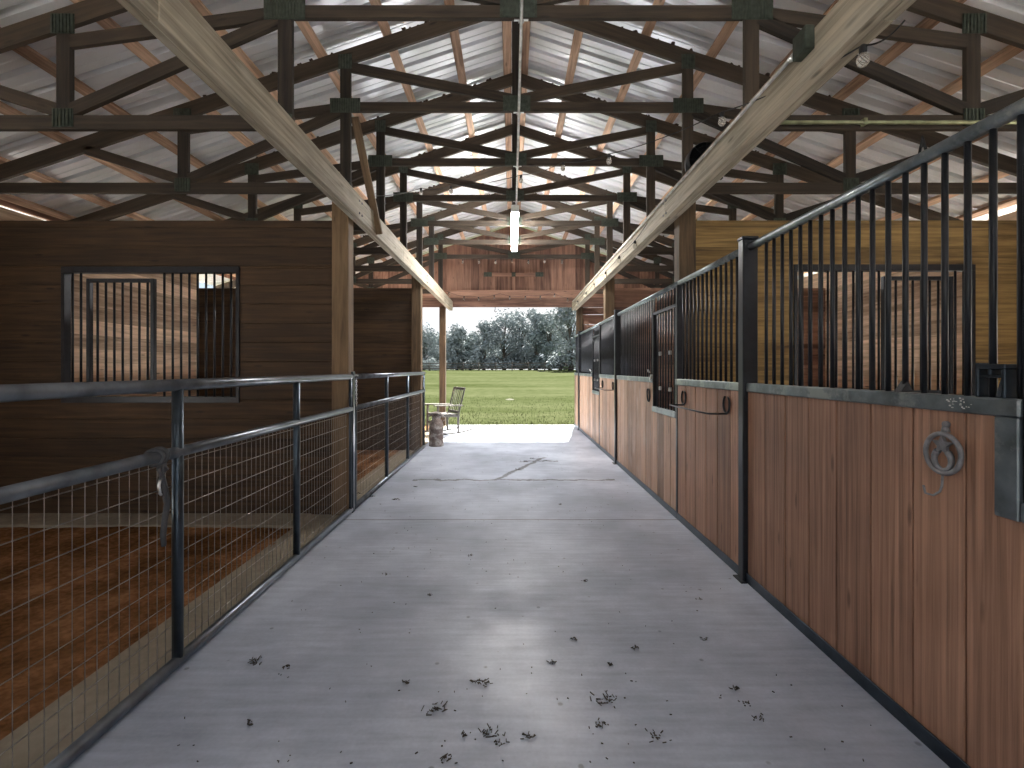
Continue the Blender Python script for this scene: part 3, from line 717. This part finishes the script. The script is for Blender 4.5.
# black latch bracket and little clips on the near rail
t = thing('latch_bracket', 'dark steel bracket with two slots standing on the nearest stall rail', 'bracket', (SX, 1.535, 1.308)); o = t.location
b = MB(); y0, y1 = 1.50, 1.60
b.box(SX - .03, SX + .02, y0, y0 + .014, 1.308, 1.40, 'z'); b.box(SX - .03, SX + .02, y1 - .014, y1, 1.308, 1.42, 'z')
b.box(SX - .03, SX + .02, y0, y1, 1.40, 1.416, 'y'); b.box(SX - .03, SX + .02, y0 + .014, y1 - .014, 1.372, 1.380, 'y'); b.box(SX - .03, SX + .02, 1.545, 1.558, 1.38, 1.40, 'z')
b.build('frame', M['steel'], t, o, .003)
b = MB(); b.prism([(SX - .028, 1.309), (SX + .018, 1.309), (SX + .018, 1.37), (SX - .010, 1.37)], 1.515, 1.535); b.build('tongue', M['steel'], t, o, .003)
b = MB(); b.prism([(SX - .03, 1.309), (SX + .02, 1.309), (SX - .002, 1.352)], 1.90, 1.935)
tag(b.build('wedge', M['rubber'], None, (SX, 1.92, 1.309)), 'small black triangular wedge on top of the nearest stall rail', 'wedge')
b = MB()
b.tube([(SX, 1.82, 2.23), (SX, 1.835, 2.29), (SX, 1.85, 2.23)], .005, 6); b.tube([(SX, 1.826, 2.252), (SX, 1.844, 2.252)], .004, 6)
tag(b.build('clip', M['rubber'], None, (SX, 1.835, 2.23)), 'small black wire clip on the top tube of the nearest stall front', 'clip')
# remains of a torn label on the rail
b = MB()
for i in range(26):
    y = 1.60 + .10 * R.random(); z = 1.262 + .036 * R.random(); w = R.uniform(.002, .009); h = R.uniform(.0015, .006)
    b.box(SX - .0348, SX - .0340, y, y + w, z, z + h, 'y')
tag(b.build('sticker_remains', M['white_enamel'], None, (SX - .034, 1.65, 1.28)), 'torn whitish sticker flecks on the nearest stall rail', 'sticker', kind='stuff')

# ------------------------------------------------------------------ lamp, conduit, boxes
LY0, LY1 = 7.17, 9.62
t = thing('fluorescent_lamp', 'long white fluorescent lamp lit under the middle of the trusses', 'lamp', (XC, LY0, 3.76)); o = t.location
b = MB(); b.box(XC - .045, XC + .045, LY0, LY1, 3.81, 3.855, 'y'); b.build('housing', M['white_enamel'], t, o, .006)
for xx in (-.036, .036):
    b = MB(); b.tube([(XC + xx, LY0 + .03, 3.775), (XC + xx, LY1 - .03, 3.775)], .019, 12); b.build('tube', M['lamp'], t, o)
for y in (LY0 - .004, LY1 - .03):
    b = MB(); b.box(XC - .062, XC + .062, y, y + .034, 3.75, 3.85, 'x'); b.build('end_cap', M['white_enamel'], t, o, .004)
t = thing('conduit', 'thin white conduit pipe running under the trusses to the lamp', 'conduit', (XC + .02, 2.0, 3.84)); o = t.location
b = MB(); b.tube([(XC + .02, -1.0, 3.842), (XC + .02, LY0 - .01, 3.842)], .0125, 10); b.build('pipe', M['conduit'], t, o)
for k in range(4):
    b = MB(); b.box(XC - .03, XC + .07, TY[k] - .008, TY[k] + .008, 3.853, 3.861, 'x'); b.tube([(XC + .02 + .017 * math.cos(q), TY[k], 3.842 + .017 * math.sin(q)) for q in [PI * j / 8 for j in range(-1, 10)]], .004, 6); b.build('clamp', M['conduit'], t, o)
t = thing('conduit', 'white conduit with junction box along the inner face of the right beam', 'conduit', (1.475, 2.4, 3.0)); o = t.location
b = MB(); b.tube([(1.466, 2.52, 3.03), (1.466, 11.6, 3.03)], .0095, 8); b.build('pipe', M['conduit'], t, o)
b = MB(); b.box(1.435, 1.484, 2.35, 2.46, 2.97, 3.09, 'z'); b.build('junction_box', M['plate'], t, o, .005)
b = MB(); b.tube([(1.466, 2.46, 3.03), (1.466, 2.53, 3.03)], .016, 8); b.build('coupling', M['chrome'], t, o)
t = thing('conduit', 'dusty greenish conduit across the right side chord of the nearest truss', 'conduit', (3.0, TY[0] - .035, 3.12)); o = t.location
b = MB(); b.tube([(1.72, TY[0] - .040, 3.115), (5.2, TY[0] - .040, 3.115)], .014, 10); b.build('pipe', M['green_conduit'], t, o)
for x in (2.45, 3.6, 4.4):
    b = MB(); b.box(x - .012, x + .012, TY[0] - .058, TY[0] - .019, 3.095, 3.140, 'x'); b.build('clamp', M['green_conduit'], t, o)

# ------------------------------------------------------------------ string lights
bulb_src = {}
def bulb(p, parent, o, s=1.0):
    b = MB(); c = Vector(p)
    prof = [(0.0, -.098), (.014, -.094), (.023, -.083), (.026, -.068), (.023, -.052), (.015, -.040), (.012, -.034)]
    key = ('g', s)
    if 'g' not in bulb_src:
        g = MB(); g.lathe([(r * 1.0, z) for r, z in prof], (0, 0, 0), 12); k = MB(); k.lathe([(.012, -.038), (.015, -.034), (.016, -.008), (.010, 0.0), (.004, .004)], (0, 0, 0), 10)
        bulb_src['g'] = g.build('bulb', M['glass'], parent); bulb_src['s'] = k.build('socket', M['rubber'], bulb_src['g'])
        g_, k_ = bulb_src['g'], bulb_src['s']
    else:
        g_ = bulb_src['g'].copy(); C.objects.link(g_); k_ = bulb_src['s'].copy(); C.objects.link(k_); k_.parent = g_; g_.parent = parent
    g_.location = c - Vector(o)
def string_lights(pts, bulbs, label, sag=0.05):
    t = thing('string_lights', label, 'string lights', pts[0], 'strings of clear bulbs'); o = Vector(pts[0])
    path = []
    for a, c in zip(pts[:-1], pts[1:]):
        a, c = Vector(a), Vector(c)
        for i in range(9):
            f = i / 9; path.append(a.lerp(c, f) - Vector((0, 0, sag * 4 * f * (1 - f))))
    path.append(Vector(pts[-1]))
    b = MB(); b.tube(path, .004, 5); b.build('cable', M['rubber'], t, o)
    for f in bulbs:
        i = f * (len(path) - 1); k = min(int(i), len(path) - 2); bulb(path[k].lerp(path[k + 1], i - k), t, o)
    return t
def at(px, py, d): return Vector(((px - 512) * d / 480, d, EYE + (369 - py) * d / 480))
# the swag across the aisle from the right beam to the left beam
sw = [at(905, 20, 1.95), at(863, 45, 2.12), at(722, 112, 3.3), at(609, 154, 4.5), at(563, 162, 5.2), at(521, 175, 5.8), at(451, 186, 6.2), at(421, 188, 6.6), at(371, 196, 5.3)]
string_lights(sw, [1 / 8, 2 / 8, 3 / 8, 4 / 8, 5 / 8, 6 / 8, 7 / 8], 'string of clear bulbs swagged across the aisle between the two beams', 0.03)
ty = TY[6] - .05
string_lights([(-1.25, ty, 3.86), (-.6, ty, 3.85), (0.05, ty, 3.86), (.7, ty, 3.85), (1.3, ty, 3.86)], [.06, .2, .34, .48, .62, .76, .92], 'string of small bulbs along the last truss before the end wall', .03)
hy = END - .09
string_lights([(-1.62, hy, 3.33), (-1.0, hy, 3.20), (-.3, hy, 3.27), (.4, hy, 3.22), (1.0, hy, 3.30), (1.5, hy, 3.16)], [.02, .14, .25, .36, .47, .58, .7, .82, .95], 'string of small bulbs draped along the wooden header over the doorway', .05)
string_lights([(1.465, 5.2, 2.98), (1.465, 6.5, 2.95), (1.465, 8.2, 2.97), (1.465, 9.8, 2.94), (1.465, 11.3, 2.98)], [.1, .26, .4, .56, .7, .9], 'string of small bulbs along the far half of the right beam', .04)

# round black fan resting on the right beam by the post
t = thing('fan', 'round black fan sitting on the right beam beside the nearest post', 'fan', (1.70, 4.25, 3.08)); o = t.location
fc = Vector((1.70, 4.25, 3.23))
def ringpts(r, dy): return [(fc.x + r * math.cos(q), fc.y + dy, fc.z + r * math.sin(q)) for q in [2 * PI * k / 24 for k in range(24)]]
b = MB(); b.lathe([(.150, -.06), (.158, -.05), (.158, .05), (.150, .06), (.142, .05), (.142, -.05), (.150, -.06)], fc, 28, 'y'); b.build('housing', M['rubber'], t, o)
b = MB()
for r in (.03, .06, .09, .12): b.tube(ringpts(r, -.062), .0022, 5, False, True)
for k in range(8): a = PI * k / 4; b.tube([(fc.x, fc.y - .062, fc.z), (fc.x + .148 * math.cos(a), fc.y - .062, fc.z + .148 * math.sin(a))], .0025, 5)
b.build('guard', M['black_steel'], t, o)
for k in range(4):
    b = MB(); a = PI * k / 2 + .4; d = Vector((math.cos(a), 0, math.sin(a))); e = Vector((-math.sin(a), .5, math.cos(a))).normalized()
    b.board(fc + d * .02, fc + d * .13, .07, .004, e); b.build('blade', M['cast_iron'], t, o)
b = MB(); b.lathe([(.0, -.04), (.03, -.035), (.034, .03), (.0, .06)], fc, 14, 'y'); b.build('motor', M['rubber'], t, o)
b = MB(); b.box(1.60, 1.80, 4.20, 4.30, 3.078, 3.092, 'x'); b.tube([(1.55, 4.25, 3.09), (1.545, 4.25, 3.23)], .008, 8); b.tube([(1.855, 4.25, 3.09), (1.86, 4.25, 3.23)], .008, 8); b.box(1.54, 1.86, 4.23, 4.27, 3.080, 3.092, 'x'); b.build('stand', M['black_steel'], t, o)

# ------------------------------------------------------------------ milk can
mc = (-1.38, 8.40 + .35, 0)
t = thing('milk_can', 'rusty old milk can on the concrete at the end of the wire gates', 'milk can', mc)
b = MB(); b.lathe([(.125, 0), (.135, .008), (.135, .02), (.130, .03), (.130, .30), (.136, .31), (.136, .33), (.130, .34), (.128, .38), (.110, .44), (.085, .485), (.080, .50), (.080, .555), (.10, .575)], mc, 28); b.build('body', M['rusty'], t, mc)
b = MB(); b.lathe([(.0, .57), (.082, .57), (.105, .58), (.108, .595), (.09, .61), (.04, .622), (.0, .624)], mc, 28); b.build('lid', M['rusty'], t, mc)
for s in (-1, 1):
    b = MB(); x = mc[0]; y = mc[1]; b.tube([(x + s * .108, y, .44), (x + s * .15, y, .47), (x + s * .158, y, .51), (x + s * .13, y, .54), (x + s * .085, y, .545)], .010, 8); b.build('handle', M['rusty'], t, mc)

# ------------------------------------------------------------------ rocking chair (faces left, seen from its side)
cc = Vector((-1.47, 10.42, 0))
t = thing('rocking_chair', 'weathered grey slatted rocking chair on the sunlit concrete by the doorway', 'rocking chair', cc)
ang = math.radians(33)
def cp(f, s, z):      # forward (towards -x), sideways (into the barn), up
    fx, fy = -math.cos(ang), -math.sin(ang); sx_, sy_ = -fy, fx
    return Vector((cc.x + f * fx + s * -sx_, cc.y + f * fy + s * -sy_, z))
W2 = .27
def rz(f): return .025 + 0.22 * (f + .0) ** 2
for s in (-W2, W2):
    b = MB(); b.tube([cp(.42 - 1.0 * i / 14, s, rz(.42 - 1.0 * i / 14)) for i in range(15)], .018, 8); b.build('rocker', M['chair'], t, cc)
    b = MB(); b.board(cp(.28, s, rz(.28) + .01), cp(.27, s, .62), .045, .035, (1, 0, 0)); b.build('leg', M['chair'], t, cc, .004)
    b = MB(); b.board(cp(-.20, s, rz(.2) + .01), cp(-.20, s, .44), .045, .035, (1, 0, 0)); b.build('leg', M['chair'], t, cc, .004)
    b = MB(); b.board(cp(.36, s, .635), cp(-.30, s, .615), .075, .024, (0, 1, 0)); b.build('armrest', M['chair'], t, cc, .004)
    b = MB(); b.board(cp(.26, s * .93, .41), cp(-.24, s * .93, .39), .05, .024, (0, 0, 1)); b.build('seat_rail', M['chair'], t, cc, .003)
    b = MB(); b.board(cp(-.20, s * .95, .38), cp(-.37, s * .95, 1.00), .045, .03, (0, 1, 0)); b.build('back_post', M['chair'], t, cc, .004)
b = MB()
for i in range(7): f = .26 - i * .078; b.board(cp(f, -W2 * .98, .445 - i * .004), cp(f, W2 * .98, .445 - i * .004), .062, .018, (1, 0, 0))
b.build('seat', M['chair'], t, cc, .003)
for i in range(5):
    s = -.17 + .085 * i; b = MB(); b.board(cp(-.235, s, .47), cp(-.352, s, .955), .052, .014, (0, 1, 0)); b.build('back_slat', M['chair'], t, cc, .003)
for z, f in ((.47, -.235), (.97, -.362)):
    b = MB(); b.board(cp(f, -W2 * .95, z), cp(f, W2 * .95, z), .06, .022, (0, 0, 1)); b.build('back_rail', M['chair'], t, cc, .003)
b = MB(); b.board(cp(.27, -W2, .25), cp(.27, W2, .25), .035, .022, (0, 0, 1)); b.build('stretcher', M['chair'], t, cc, .003)

# little hook hanging from the header
b = MB(); b.tube([(-.42, END, 2.94), (-.42, END, 2.88), (-.43, END, 2.86), (-.43, END, 2.83), (-.41, END, 2.815), (-.39, END, 2.83), (-.395, END, 2.85)], .009, 7)
tag(b.build('hanging_hook', M['rubber'], None, (-.42, END, 2.94)), 'small dark hook hanging under the header over the doorway', 'hook')

# ------------------------------------------------------------------ straw and dirt on the aisle floor
b = MB()
def floor_pt(px, py): d = EYE * 480 / (py - 369); return (px - 512) * d / 480, d
clumps = [(434, 712, 1.0), (606, 703, 1.2), (480, 685, .9), (254, 663, .8), (487, 735, .9), (655, 738, .6), (286, 668, .4), (610, 665, .3), (586, 582, .4), (249, 725, .3), (446, 760, .5), (500, 745, .4), (405, 683, .35), (575, 640, .3), (552, 664, .4), (636, 649, .4), (530, 738, .5), (430, 596, .3), (395, 500, .9), (372, 497, .8), (415, 487, .5), (525, 462, 1.0), (518, 470, .9), (532, 459, .9), (545, 461, .6), (358, 494, .5), (560, 505, .5), (470, 556, .3), (386, 575, .3), (600, 727, .6), (735, 690, .4), (745, 705, .4), (760, 720, .4), (700, 600, .3), (705, 640, .3), (465, 735, .3)]
for px, py, s in clumps:
    x0, y0 = floor_pt(px, py)
    for i in range(int(20 * s) + 3):
        x = x0 + R.gauss(0, .019 * s + .003); y = y0 + R.gauss(0, .015 * s + .003); a = R.uniform(0, PI); l = R.uniform(.004, .028) * (.4 + .6 * s); z = .003 + .012 * s * R.random()
        b.board((x, y, z), (x + l * math.cos(a), y + l * math.sin(a), max(.003, z + R.uniform(-.006, .006))), R.uniform(.0015, .004), .003, (0, 0, 1))
for i in range(300):
    x = R.uniform(-1.45, 1.45); y = 1.7 + 8 * R.random() ** 1.6; a = R.uniform(0, PI); l = R.uniform(.003, .011)
    b.board((x, y, .003), (x + l * math.cos(a), y + l * math.sin(a), .003), R.uniform(.0015, .004), .003, (0, 0, 1))
tag(b.build('debris', M['straw']), 'dark straw bits and dirt clumps scattered over the concrete aisle', 'debris', kind='stuff')

# ------------------------------------------------------------------ outside: grass edge, pale patch, fence, trees
b = MB()
for i in range(5200):
    y = END + .06 + 12 * R.random() ** 2.2; x = R.uniform(-3.2 - (y - 12) * .3, 2.4 + (y - 12) * .3); h = R.uniform(.03, .085); a = R.uniform(0, 2 * PI); w = .006
    z = zfield(x, y); dx, dy = math.cos(a), math.sin(a); k = len(b.v)
    b.v += [Vector((x - dx * w, y - dy * w, z)), Vector((x + dx * w, y + dy * w, z)), Vector((x + dy * h * .45, y - dx * h * .45, z + h))]
    b.face([k, k + 1, k + 2])
tag(b.build('grass', M['blade']), 'green grass blades at the edge of the concrete outside the doorway', 'grass', kind='stuff')
px, py = (-.1, 22.0); b = MB(); k0 = len(b.v); ring = 22; b.v.append(Vector((px, py, zfield(px, py) + .05)))
for k in range(ring):
    q = 2 * PI * k / ring; r = 1 + .3 * mnoise.noise(Vector((math.cos(q) * 2, math.sin(q) * 2, 4))); x = px + .26 * r * math.cos(q); y = py + .5 * r * math.sin(q); b.v.append(Vector((x, y, zfield(x, y) - .01)))
for k in range(ring): b.face([0, 1 + k, 1 + (k + 1) % ring], None, .5, True)
tag(b.build('sand_patch', M['sand']), 'small pale bare patch of sand in the middle of the green field', 'sand patch', kind='stuff')

FY = 70.0
t = thing('pasture_fence', 'dark post and wire pasture fence across the far side of the field', 'fence', (0, FY, zfield(0, FY))); o = t.location
for k in range(-14, 15):
    x = k * 2.4 + R.uniform(-.1, .1); z = zfield(x, FY); b = MB(); b.tube([(x, FY, z - .05), (x, FY, z + 1.25)], .07, 7); b.build('fence_post', M['fence'], t, o)
for zz in (.35, .7, 1.1):
    b = MB()
    for k in range(-14, 14): b.board((k * 2.4, FY - .06, zfield(k * 2.4, FY) + zz), (k * 2.4 + 2.4, FY - .06, zfield(k * 2.4 + 2.4, FY) + zz), .11, .03, (0, 0, 1))
    b.build('fence_rail', M['fence'], t, o)
tx, ty_ = 4.0, 66.0; z = zfield(tx, ty_)
b = MB(); b.prism([(tx - .45, z), (tx + .45, z), (tx + .52, z + .36), (tx + .44, z + .36), (tx + .38, z + .08), (tx - .38, z + .08), (tx - .44, z + .36), (tx - .52, z + .36)], ty_ - .3, ty_ + .3)
tag(b.build('trough', M['rubber'], None, (tx, ty_, z)), 'small black trough on the grass before the pasture fence', 'trough')

def make_tree(kind, H, W, leafmat, seed, label, loc, nleaf=2600, low=0.12):
    rr = random.Random(seed)
    t = thing('tree' if H > 4 else 'bush', label, 'tree' if H > 4 else 'bush', loc, 'trees behind the pasture fence' if H > 4 else None)
    b = MB()
    b.tube([(0, 0, -.2), (rr.uniform(-.1, .1), 0, H * .2), (rr.uniform(-.3, .3), rr.uniform(-.2, .2), H * .45), (rr.uniform(-.4, .4), 0, H * .8)], [H * .035, H * .028, H * .02, H * .006], 8)
    blobs = []
    nb = 18 if H > 4 else 7
    for i in range(nb):
        f = (i + .5) / nb; z = H * (.06 + low + (.86 - low) * f); wr = W * .5 * math.sin(PI * (0.30 + .58 * f)) ** .8
        a = rr.uniform(0, 2 * PI); r = wr * rr.uniform(.25, .8); c = Vector((r * math.cos(a), r * math.sin(a), z)); R0 = W * rr.uniform(.19, .31)
        blobs.append((c, R0))
        b.tube([(0, 0, z * .55), (c.x * .5, c.y * .5, z * .8), tuple(c)], [H * .012, H * .008, H * .003], 5)
    for i in range(7 if H > 4 else 3): blobs.append((Vector((rr.uniform(-.5, .5) * W, rr.uniform(-.3, .3) * W, H * rr.uniform(.04, .16))), W * rr.uniform(.16, .24)))
    b.build('trunk', M['bark'], t)
    b = MB()
    for i in range(nleaf):
        c, R0 = blobs[rr.randrange(len(blobs))]
        while True:
            d = Vector((rr.uniform(-1, 1), rr.uniform(-1, 1), rr.uniform(-1, 1)))
            if .3 < d.length < 1: break
        d = d * (rr.uniform(.75, 1.05)); p = c + Vector((d.x * R0, d.y * R0, d.z * R0 * .85))
        if p.z < H * .03: continue
        n = (d + Vector((rr.gauss(0, .5), rr.gauss(0, .5), rr.gauss(0, .5) + .4))).normalized(); a = n.orthogonal().normalized(); e = n.cross(a)
        th = rr.uniform(0, PI); a, e = a * math.cos(th) + e * math.sin(th), e * math.cos(th) - a * math.sin(th); s = rr.uniform(.12, .27) * (1 if H > 4 else .55); k = len(b.v)
        b.v += [p - a * s, p + e * s * .6, p + a * s, p - e * s * .6]; b.face([k, k + 1, k + 2, k + 3])
    b.build('foliage', leafmat, t)
    return t
def tz(x, y): return (x, y, zfield(x, y))
def tx_(px, d): return (px - 512) * d / 480
G, D_, LT = M['leaf_grey'], M['leaf_dark'], M['leaf_light']
# (pixel column, distance, height, width, leaf, label)
TR = [(424, 84, 7.2, 7.5, G, 'rounded grey-green tree at the edge of the open bay, beyond the wall'),
      (444, 90, 7.0, 7.0, D_, 'dark tree showing behind the slender doorway post'),
      (457, 82, 7.6, 5.0, G, 'narrow grey-green tree just clear of the slender doorway post'),
      (470, 86, 6.6, 4.6, D_, 'low dark tree in the dip of the tree line, above the rocking chair'),
      (484, 80, 8.2, 5.6, G, 'pale grey-green tree at the dip in the tree line'),
      (504, 84, 10.2, 7.4, G, 'tall broad grey-green tree near the middle of the tree line'),
      (521, 88, 11.2, 7.0, G, 'tallest rounded tree in the middle of the tree line'),
      (536, 83, 10.9, 5.2, G, 'tall tree with pointed top right of the tallest rounded one'),
      (550, 80, 9.8, 6.0, D_, 'dark green tree between the pointed tree and the big doorway tree'),
      (571, 70.9, 12.0, 6.6, G, 'big near tree rising against the sky at the stall side of the doorway'),
      (492, 95, 7.5, 9.0, D_, 'dark background tree filling the gap behind the pale tree'),
      (530, 98, 9.0, 10.0, D_, 'dark background tree behind the tallest trees'),
      (462, 98, 7.0, 9.0, D_, 'dark background tree behind the narrow tree by the post'),
      (561, 96, 10.0, 10.0, D_, 'dark background tree behind the big doorway tree')]
for i, (px, d, H, W, lm, lab) in enumerate(TR):
    make_tree('t', H, W, lm, 100 + i, lab, tz(tx_(px, d), d), nleaf=6500 if i < 10 else 5600, low=0.02)
for i, (px, d, H, W, lm, lab) in enumerate([(559, 72.5, 2.6, 3.4, LT, 'light green bush behind the pasture fence at the stall side of the doorway'), (430, 73, 1.9, 3.6, G, 'low grey bush behind the fence at the open bay side')]):
    make_tree('b', H, W, lm, 300 + i, lab, tz(tx_(px, d), d), nleaf=1300, low=-.08)

# ------------------------------------------------------------------ sky, sun, camera
w = bpy.data.worlds.new('sky'); bpy.context.scene.world = w; w.use_nodes = True
N, L = w.node_tree.nodes, w.node_tree.links
bg = N['Background']
tc = N.new('ShaderNodeTexCoord'); sp = N.new('ShaderNodeSeparateXYZ'); L.new(tc.outputs['Generated'], sp.inputs[0])
gr = ramp(N, [(0.0, (0.70, 0.82, 0.93)), (0.25, (0.60, 0.76, 0.93)), (0.7, (0.42, 0.60, 0.88))]); L.new(sp.outputs['Z'], gr.inputs['Fac'])
mp = N.new('ShaderNodeMapping'); mp.inputs['Scale'].default_value = (2.2, 2.2, 7); L.new(tc.outputs['Generated'], mp.inputs['Vector'])
nz = N.new('ShaderNodeTexNoise'); nz.inputs['Scale'].default_value = 1.7; nz.inputs['Detail'].default_value = 7; nz.inputs['Roughness'].default_value = 0.55; L.new(mp.outputs[0], nz.inputs['Vector'])
cr = ramp(N, [(0.38, (0, 0, 0)), (0.58, (1, 1, 1))]); L.new(nz.outputs['Fac'], cr.inputs['Fac'])
mx = N.new('ShaderNodeMixRGB'); mx.inputs['Color2'].default_value = (0.97, 0.97, 0.98, 1); L.new(cr.outputs['Color'], mx.inputs['Fac']); L.new(gr.outputs['Color'], mx.inputs['Color1'])
L.new(mx.outputs['Color'], bg.inputs['Color']); bg.inputs['Strength'].default_value = 0.50

sl = bpy.data.lights.new('sun', 'SUN'); sl.energy = 16.0; sl.angle = math.radians(0.9); sl.color = (1.0, 0.95, 0.88)
so = bpy.data.objects.new('sun', sl); C.objects.link(so); so.location = (4, 20, 15)
so.rotation_euler = Vector((-.18, -.94, -1.0)).to_track_quat('-Z', 'Y').to_euler()

cam = bpy.data.cameras.new('camera'); cam.sensor_width = 36; cam.lens = 480 / 1024 * 36; cam.shift_y = -(384 - 369) / 1024; cam.clip_end = 500; cam.clip_start = .05
co = bpy.data.objects.new('camera', cam); C.objects.link(co); co.location = (0, 0, EYE); co.rotation_euler = (PI / 2, 0, 0)
S = bpy.context.scene; S.camera = co
S.view_settings.view_transform = 'Standard'; S.view_settings.look = 'None'; S.view_settings.gamma = 1; S.view_settings.use_curve_mapping = False
S.view_settings.exposure = 1.27
S.cycles.max_bounces = 10; S.cycles.diffuse_bounces = 6
